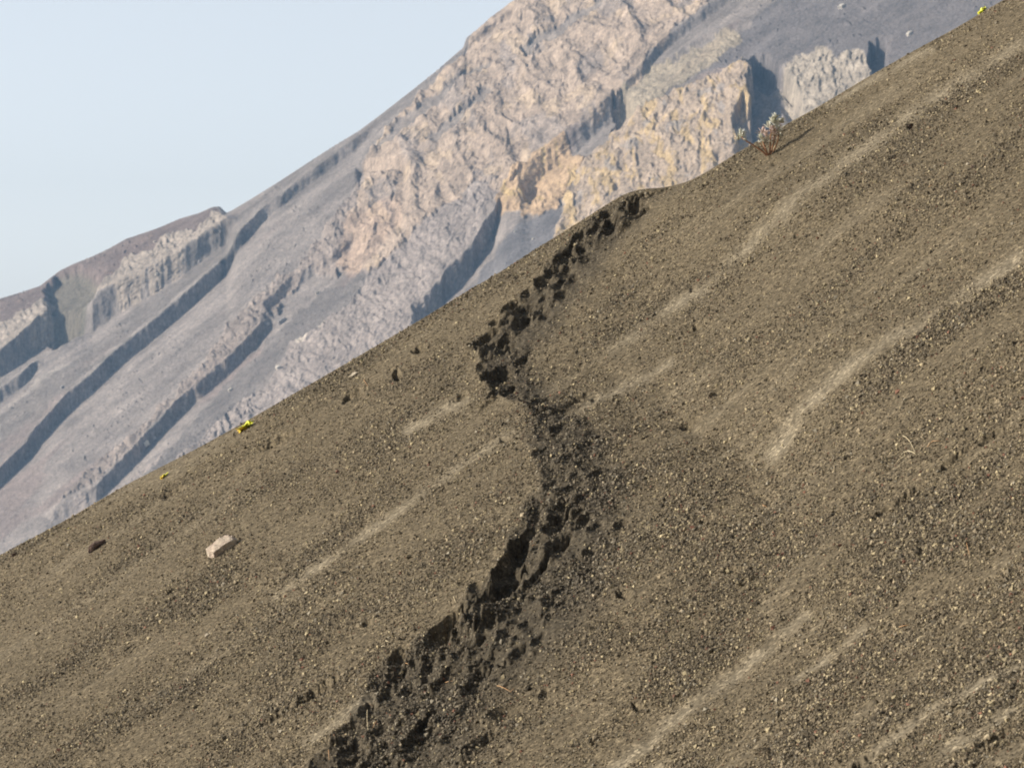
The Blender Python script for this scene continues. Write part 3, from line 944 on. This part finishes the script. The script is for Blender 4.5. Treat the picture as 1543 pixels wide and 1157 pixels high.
stone('stone', 1466, 253, .07, .05, .05, 10, 20, M_dark, 18, 'dark stone with a pale stone at its side, upper right slope', 'stone')
stone('stone', 1459, 249, .05, .04, .04, 10, 20, M_pale, 19, 'little pale stone touching a dark stone on the upper right slope', 'stone')
stone('stone', 808, 678, .05, .04, .04, 50, 20, M_tan, 20, 'buff pebble on the left lip of the footpath bend', 'stone')
stone('stone', 1484, 190, .05, .04, .04, 20, 15, M_tan, 21, 'tan pebble near the right edge high on the slope', 'stone')
stone('stone', 1350, 945, .07, .05, .05, 40, 20, M_tan, 22, 'tan stone beside a short dry stalk, lower right slope', 'stone')
stone('stone', 1490, 1112, .07, .05, .05, 0, 20, M_tan, 23, 'tan stone on the rim of a small scarp, bottom right corner', 'stone')


# yellow-green plants: low tufts of broad leaves
def leaf_fan(bm, root, direc, up, L, W, curl, nseg=5):
    d = direc.normalized(); n = up.normalized(); s = d.cross(n).normalized(); n = s.cross(d)
    rows = []
    for i in range(nseg + 1):
        t = i / nseg
        w = W * (math.sin(math.pi * (t * .86 + .1)) ** .8)
        c = root + d * L * t * (1 - .25 * curl * t) + n * L * (.35 * t - curl * .55 * t * t)
        rows.append([bm.verts.new(c - s * w / 2 + n * w * .18), bm.verts.new(c - n * w * .04), bm.verts.new(c + s * w / 2 + n * w * .18)])
    for a, b in zip(rows[:-1], rows[1:]):
        for k in range(2): bm.faces.new((a[k], a[k + 1], b[k + 1], b[k]))


def leaf_mat(name, c1, c2, scale):
    m, nt, bs = mat_new(name)
    tc = nt.nodes.new('ShaderNodeTexCoord').outputs['Object']
    n1 = noise_node(nt, tc, scale, 3, .6)
    r = ramp(nt, n1.outputs[0], [(.38, c1), (.62, c2)])
    nt.links.new(r.outputs[0], bs.inputs['Base Color'])
    bs.inputs['Roughness'].default_value = .55
    bs.inputs['Subsurface Weight'].default_value = .0
    return m


M_yel = leaf_mat('yellow_green_leaf', (.62, .68, .03), (.78, .74, .05), 14)
M_org = leaf_mat('orange_leaf', (.62, .40, .05), (.75, .55, .10), 14)


def yellow_plant(u, v, size, label, orange, seed, n=13, tall=.55):
    root = bpy.data.objects.new('yellow_plant', None)
    COL.objects.link(root)
    p = hill_at(u, v)
    root.location = p
    tag(root, label, 'plant', 'yellow green plants on the slope')
    rr = random.Random(seed)
    bm = bmesh.new(); bo = bmesh.new()
    for i in range(n):
        a = rr.uniform(0, 2 * math.pi)
        d = UP_S * math.cos(a) * .9 + ACR * math.sin(a) * .8 + NRM * rr.uniform(.15, tall * 1.6)
        r0 = UP_S * rr.uniform(-.30, .30) * size + ACR * rr.uniform(-.10, .10) * size
        tgt = bo if orange and r0.dot(UP_S) < -.14 * size else bm
        leaf_fan(tgt, r0, d, NRM, size * rr.uniform(.30, .46), size * rr.uniform(.15, .24), rr.uniform(.5, 1.1))
    obj_bm('foliage', bm, M_yel, root, True)
    if orange and len(bo.verts):
        o = obj_bm('withered_leaves', bo, M_org, root, True)
        o['label'] = 'orange withered leaves at the lower left of the tuft'
    else:
        bo.free()


yellow_plant(371, 646, .31, 'largest yellow green leafy tuft, orange at its lower end, by the left skyline', True, 31, 30)
yellow_plant(247, 719, .18, 'yellow green tuft with a pinkish tip, downhill of the largest yellow tuft', True, 32, 20)
yellow_plant(1481, 18, .20, 'rounded lime yellow tuft on the skyline at the upper right', False, 33, 34, .8)
yellow_plant(103, 796, .04, 'tiny yellow plant near the left skyline, above the dark reddish rock', False, 34, 9)
yellow_plant(40, 815, .035, 'tiny yellow dot of a plant on the skyline near the far left edge', False, 35, 8)
yellow_plant(545, 543, .03, 'tiny yellow speck of a plant on the skyline above the flat pale stone', False, 36, 8)


# the shrub: bare reddish branches that end in rosettes of pale succulent leaves
M_br = rock_mat('shrub_bark', (.20, .10, .06), (.36, .20, .11), 30, .003)
M_lf = leaf_mat('pale_green_leaf', (.66, .67, .54), (.82, .80, .72), 20)
M_pk = leaf_mat('pinkish_leaf', (.62, .46, .42), (.76, .66, .60), 20)


def tube(bm, pts, r0, r1, seg=6):
    prev = None
    n = len(pts)
    for i, p in enumerate(pts):
        t = (pts[min(i + 1, n - 1)] - pts[max(i - 1, 0)]).normalized()
        a = t.orthogonal().normalized(); b = t.cross(a)
        r = r0 + (r1 - r0) * i / (n - 1)
        ring = [bm.verts.new(p + (a * math.cos(2 * math.pi * k / seg) + b * math.sin(2 * math.pi * k / seg)) * r) for k in range(seg)]
        if prev:
            for k in range(seg): bm.faces.new((prev[k], prev[(k + 1) % seg], ring[(k + 1) % seg], ring[k]))
        prev = ring
    bm.faces.new(prev)


def shrub():
    base_p = hill_at(1159, 234)
    root = bpy.data.objects.new('shrub', None)
    COL.objects.link(root)
    root.location = base_p
    root.scale = (1.18, 1.18, 1.08)
    tag(root, 'pale succulent shrub with reddish bare branches on the slope below the cliffs', 'shrub')
    m = base_p.y / F
    rr = random.Random(9)

    def at(u, v, dy): return Vector(((u - 1159) * m, dy, (234 - v) * m))
    stems = [([(1159, 237, 0), (1148, 227, -.02), (1138, 220, -.04), (1130, 215, -.05), (1123.5, 209, -.05)], .013),
             ([(1159, 237, 0), (1155, 227, .02), (1152, 217, .05), (1151, 205, .06)], .012),
             ([(1159, 237, 0), (1160, 224, -.03), (1160, 213, -.07), (1161, 202, -.08)], .011),
             ([(1160, 237, 0), (1163, 225, .03), (1166, 212, .04), (1166, 192, .05)], .012),
             ([(1160, 237, 0), (1166, 226, 0), (1170, 214, -.02), (1171, 203, -.03)], .010),
             ([(1159, 236, 0), (1154, 229, -.05), (1149, 222, -.1), (1146, 218, -.12)], .009),
             ([(1166, 212, .04), (1171, 200, .07), (1175, 190, .08)], .008)]
    for pts, r in stems:
        bm = bmesh.new()
        tube(bm, [at(*p) for p in pts], r, r * .6)
        obj_bm('branch', bm, M_br, root, True)
    heads = [(1123, 209, -.05, 8), (1119, 213, -.03, 6), (1122, 203, -.05, 5), (1128, 214, -.06, 4), (1151, 204, .06, 8), (1149, 211, .03, 6), (1155, 208, 0, 7), (1161, 202, -.08, 9), (1158, 196, -.02, 8),
             (1164, 206, -.05, 8), (1166, 190, .05, 9), (1162, 188, .02, 7), (1167, 183, .05, 7), (1171, 202, -.03, 8), (1174, 189, .08, 8), (1169, 196, .03, 8), (1172, 209, 0, 6),
             (1152, 215, .04, 5), (1146, 218, -.12, 4), (1164, 214, .02, 6), (1160, 217, -.05, 5)]
    for i, (u, v, dy, s) in enumerate(heads):
        bm = bmesh.new()
        c = at(u, v, dy)
        for k in range(22):
            a = rr.uniform(0, 2 * math.pi); e = rr.uniform(-.25, 1.3)
            d = Vector((math.cos(a) * math.cos(e), math.sin(a) * math.cos(e), math.sin(e)))
            leaf_fan(bm, c, d, Vector((0, 0, 1)) if abs(d.z) < .9 else Vector((1, 0, 0)), s * m * rr.uniform(.85, 1.35), s * m * .40, rr.uniform(-.3, .5), 3)
        pink = rr.random() < .22
        o = obj_bm('leaf_rosette', bm, M_pk if pink else M_lf, root, True)
        if pink: o['label'] = 'pinkish leaf rosette'


shrub()

# dry stalks and blades scattered along the path and over the right-hand slope
M_tw = rock_mat('orange_straw', (.40, .22, .11), (.55, .36, .20), 30, .001)
M_gr = rock_mat('pale_straw', (.52, .42, .26), (.66, .58, .40), 30, .001)


def stalk(pts, r, mat, name, label, cat, group):
    bm = bmesh.new()
    P = []
    for i, (u, v) in enumerate(pts):
        q = hill_at(u, v + 2)
        P.append(q + NRM * (.012 + .02 * math.sin(math.pi * i / (len(pts) - 1))))
    Q = []
    for a, b in zip(P[:-1], P[1:]):
        Q += [a, a.lerp(b, .5) + NRM * .004]
    Q.append(P[-1])
    o0 = P[0].copy()
    tube(bm, [q - o0 for q in Q], r, r * .5, 5)
    o = obj_bm(name, bm, mat, None, True)
    o.location = o0
    tag(o, label, cat, group)


G1 = 'dry stalks scattered along the footpath'
G2 = 'dry stalks lying on the right hand slope'
TW = [([(600, 1020), (610, 1019)], 0, 'orange stalk beside the dark pit left of the path, lower part'),
      ([(671, 1027.5), (683, 1025)], 0, 'thick orange stalk in the middle of the lower path'),
      ([(750, 1032), (762, 1038), (772, 1042)], 0, 'long bent orange stalk on the right side of the lower path'),
      ([(770, 1042), (776, 1036)], 0, 'short orange stalk meeting the end of a long bent one'),
      ([(554.5, 1068), (555.5, 1085), (556, 1102)], 1, 'tall upright straw on the left edge of the path near the bottom'),
      ([(571, 1083), (567, 1092), (562.5, 1096)], 0, 'curved orange straw just right of the tall upright straw'),
      ([(520.5, 1105), (521, 1117)], 0, 'upright orange stalk over the black hole at the bottom of the path'),
      ([(538, 1102), (532, 1116)], 1, 'leaning pale stalk next to an upright orange one, bottom of the path'),
      ([(496, 1129), (497, 1144)], 0, 'stubby reddish stalk at the lowest left edge of the path'),
      ([(558, 1060), (563, 1063)], 0, 'tiny orange straw above the tall upright straw'),
      ([(575.5, 973), (582, 972)], 1, 'short pale straw left of the long black hollow'),
      ([(582, 964.5), (588.5, 967)], 1, 'short pale straw uppermost left of the long black hollow'),
      ([(684, 898), (688, 907.5)], 1, 'pale stalk standing at a small dark hole on the path edge'),
      ([(640, 974), (646, 980)], 0, 'little orange stalk lying inside the long black hollow'),
      ([(896, 1100), (909, 1091.5)], 1, 'pale stalk on bare ash right of the path, near the bottom'),
      ([(802, 822), (808, 819)], 0, 'bright orange scrap of straw in the middle bend of the path'),
      ([(548.5, 571), (555, 581)], 0, 'orange stalk on the left slope next to the flat pale stone'),
      ([(612, 998), (617, 1000)], 0, 'orange straw between two dark pits on the lower path'),
      ([(1361, 656), (1368, 661), (1373.5, 667.5), (1380, 681)], 1, 'long curved pale blade of grass, upper one of a crossing pair'),
      ([(1380, 682.5), (1370, 681), (1359, 684)], 1, 'curved pale blade of grass meeting the end of a longer one'),
      ([(1365, 686), (1352, 695)], 1, 'short pale blade of grass lowest of a group of three'),
      ([(1398, 673), (1407.5, 666.5), (1419, 664)], 0, 'curved orange stalk right of the pale grass blades'),
      ([(1437, 781), (1446, 772), (1454, 765)], 1, 'pale stalk with an orange tip on the middle right slope'),
      ([(1356, 944), (1370, 941)], 0, 'short level orange stalk on the lower right slope'),
      ([(1458, 817), (1460, 826), (1462, 836)], 0, 'thin upright orange stalk on the right slope below a pale stalk'),
      ([(1400, 281), (1406, 278)], 0, 'orange speck of straw high on the right slope'),
      ([(1150, 760), (1156, 763)], 0, 'small reddish straw in the middle of the right slope')]
for pts, pale, label in TW:
    stalk(pts, (.0042 if pale else .0045), M_gr if pale else M_tw, 'dry_stalk', label, 'dry stalk', G1 if pts[0][0] < 950 else G2)

# boulders on the far scree
M_bg = rock_mat('grey_boulder', (.24, .22, .215), (.36, .33, .31), .5, .2)
M_bp = rock_mat('pale_boulder', (.50, .45, .38), (.62, .57, .50), .5, .2)
MN = Vector((-MA, -MB, 1)).normalized()
BO = [(425, 484, 5.5, 2.6, 3, M_bg, 'largest grey boulder on the smooth dark scree, with a shadow at its side'),
      (478, 441, 2.6, 2, 2, M_bp, 'pale boulder on the dark scree above the largest grey boulder'),
      (404, 488, 2.4, 2, 2, M_bg, 'grey boulder at the foot of the dark rock band, left of the largest boulder'),
      (221, 668, 3.4, 3, 3, M_bp, 'pale boulder standing in the dark shadow band low on the left'),
      (232, 658, 2, 1.8, 1.8, M_bg, 'small boulder uphill of the pale boulder in the dark band'),
      (346, 586, 2.6, 1.8, 1.6, M_bp, 'pale boulder on the scree near the skyline, left of centre'),
      (419, 553, 2.6, 2.4, 2.2, M_bp, 'rounded cream boulder at the edge of the rough lava, above the skyline'),
      (775, 348, 1.2, 1.1, 1.1, M_bp, 'pale speck of a boulder on the smooth grey scree, lower of the pair'),
      (802, 359, 1.3, 1.2, 1.1, M_bp, 'pale boulder low on the smooth grey scree below the yellow crag'),
      (1267, 10, 4.2, 3, 2.4, M_bp, 'long pale boulder high on the dark scree at the upper right'),
      (1369, 51, 3.6, 2.6, 2, M_bp, 'pale boulder on dark scree near the skyline, right of the pale cliff'),
      (93, 583, 2.4, 2, 2, M_bg, 'grey boulder just below the dark gully line at the far left'),
      (233, 363, 1.6, 1.4, 1.4, M_bp, 'small pale boulder at the foot of the left ridge cliff'),
      (235, 412, 2.2, 2, 1.6, M_bp, 'pale boulder on the scree under the left ridge, uppermost of its debris'),
      (300, 393, 2, 1.6, 1.5, M_bg, 'grey boulder at the upper edge of the long dark gully')]
for i, (u, v, L, W, H, mt, lab) in enumerate(BO):
    rr = random.Random(100 + i)
    o = lumpy_rock('boulder', box_pts(L, W, H, rr, .35), mt, 100 + i, 2, .08)
    o.matrix_world = Matrix.Translation(mount_at(u, v + 2) + Vector((0, -.2, 1)) * H * .28) @ Matrix.Rotation(R(rr.uniform(10, 50)), 4, 'Z') @ Matrix.Rotation(R(-32), 4, 'Y')
    tag(o, lab, 'boulder', 'boulders on the far scree')

# ------------------------------------------------------------------ unseen slopes to the right and behind the view, added to block sky light
gx = np.arange(-160, 420, 8.0); gy = np.arange(-240, 320, 8.0)
GX, GY = np.meshgrid(gx, gy)
GZ = np.maximum(HA * GX + HB * GY + HC - 1.6, -1.9 + .45 * GX - .5 * (GY + 3)) + .5 * fbm(GX / 30, GY / 30, 401, 3)
gf = grid_faces(*GX.shape)
ctr = np.stack([GX, GY], -1).reshape(-1, 2)[gf].mean(1)
gf = gf[(ctr[:, 1] < 12) | (ctr[:, 0] > .345 * ctr[:, 1] + 5)]
gcol = np.broadcast_to(base * .9, (GX.size, 3))
gr = mesh_np('ground', np.stack([GX, GY, GZ], -1).reshape(-1, 3), gf, M_hill, smooth=True, col=gcol)
tag(gr, 'brown scoria slopes outside the view, added to block sky light', kind='structure')

# ------------------------------------------------------------------ haze between here and the volcano
lo = float(min(Zm.min(), Zh.min(), GZ.min())) - 1.0
hi = float(max(Zm.max(), Zh.max(), GZ.max())) + 3.0
x0 = float(min(Xm.min(), Xh.min())) - 5; x1 = float(max(Xm.max(), Xh.max(), 420)) + 5
y0, y1 = -250.0, float(Ym.max()) + 5
bm = bmesh.new()
bmesh.ops.create_cube(bm, size=1, matrix=Matrix.Translation(((x0 + x1) / 2, (y0 + y1) / 2, (lo + hi) / 2)) @ Matrix.Diagonal((x1 - x0, y1 - y0, hi - lo, 1)))
mh, nt, bs = mat_new('haze_air')
nt.nodes.remove(bs)
pv = nt.nodes.new('ShaderNodeVolumePrincipled')
pv.inputs['Color'].default_value = (.34, .62, 1.0, 1)
pv.inputs['Density'].default_value = .00009
pv.inputs['Anisotropy'].default_value = 0.0
nt.links.new(pv.outputs[0], nt.nodes['Material Output'].inputs['Volume'])
hz = obj_bm('haze', bm, mh)
tag(hz, kind='stuff')
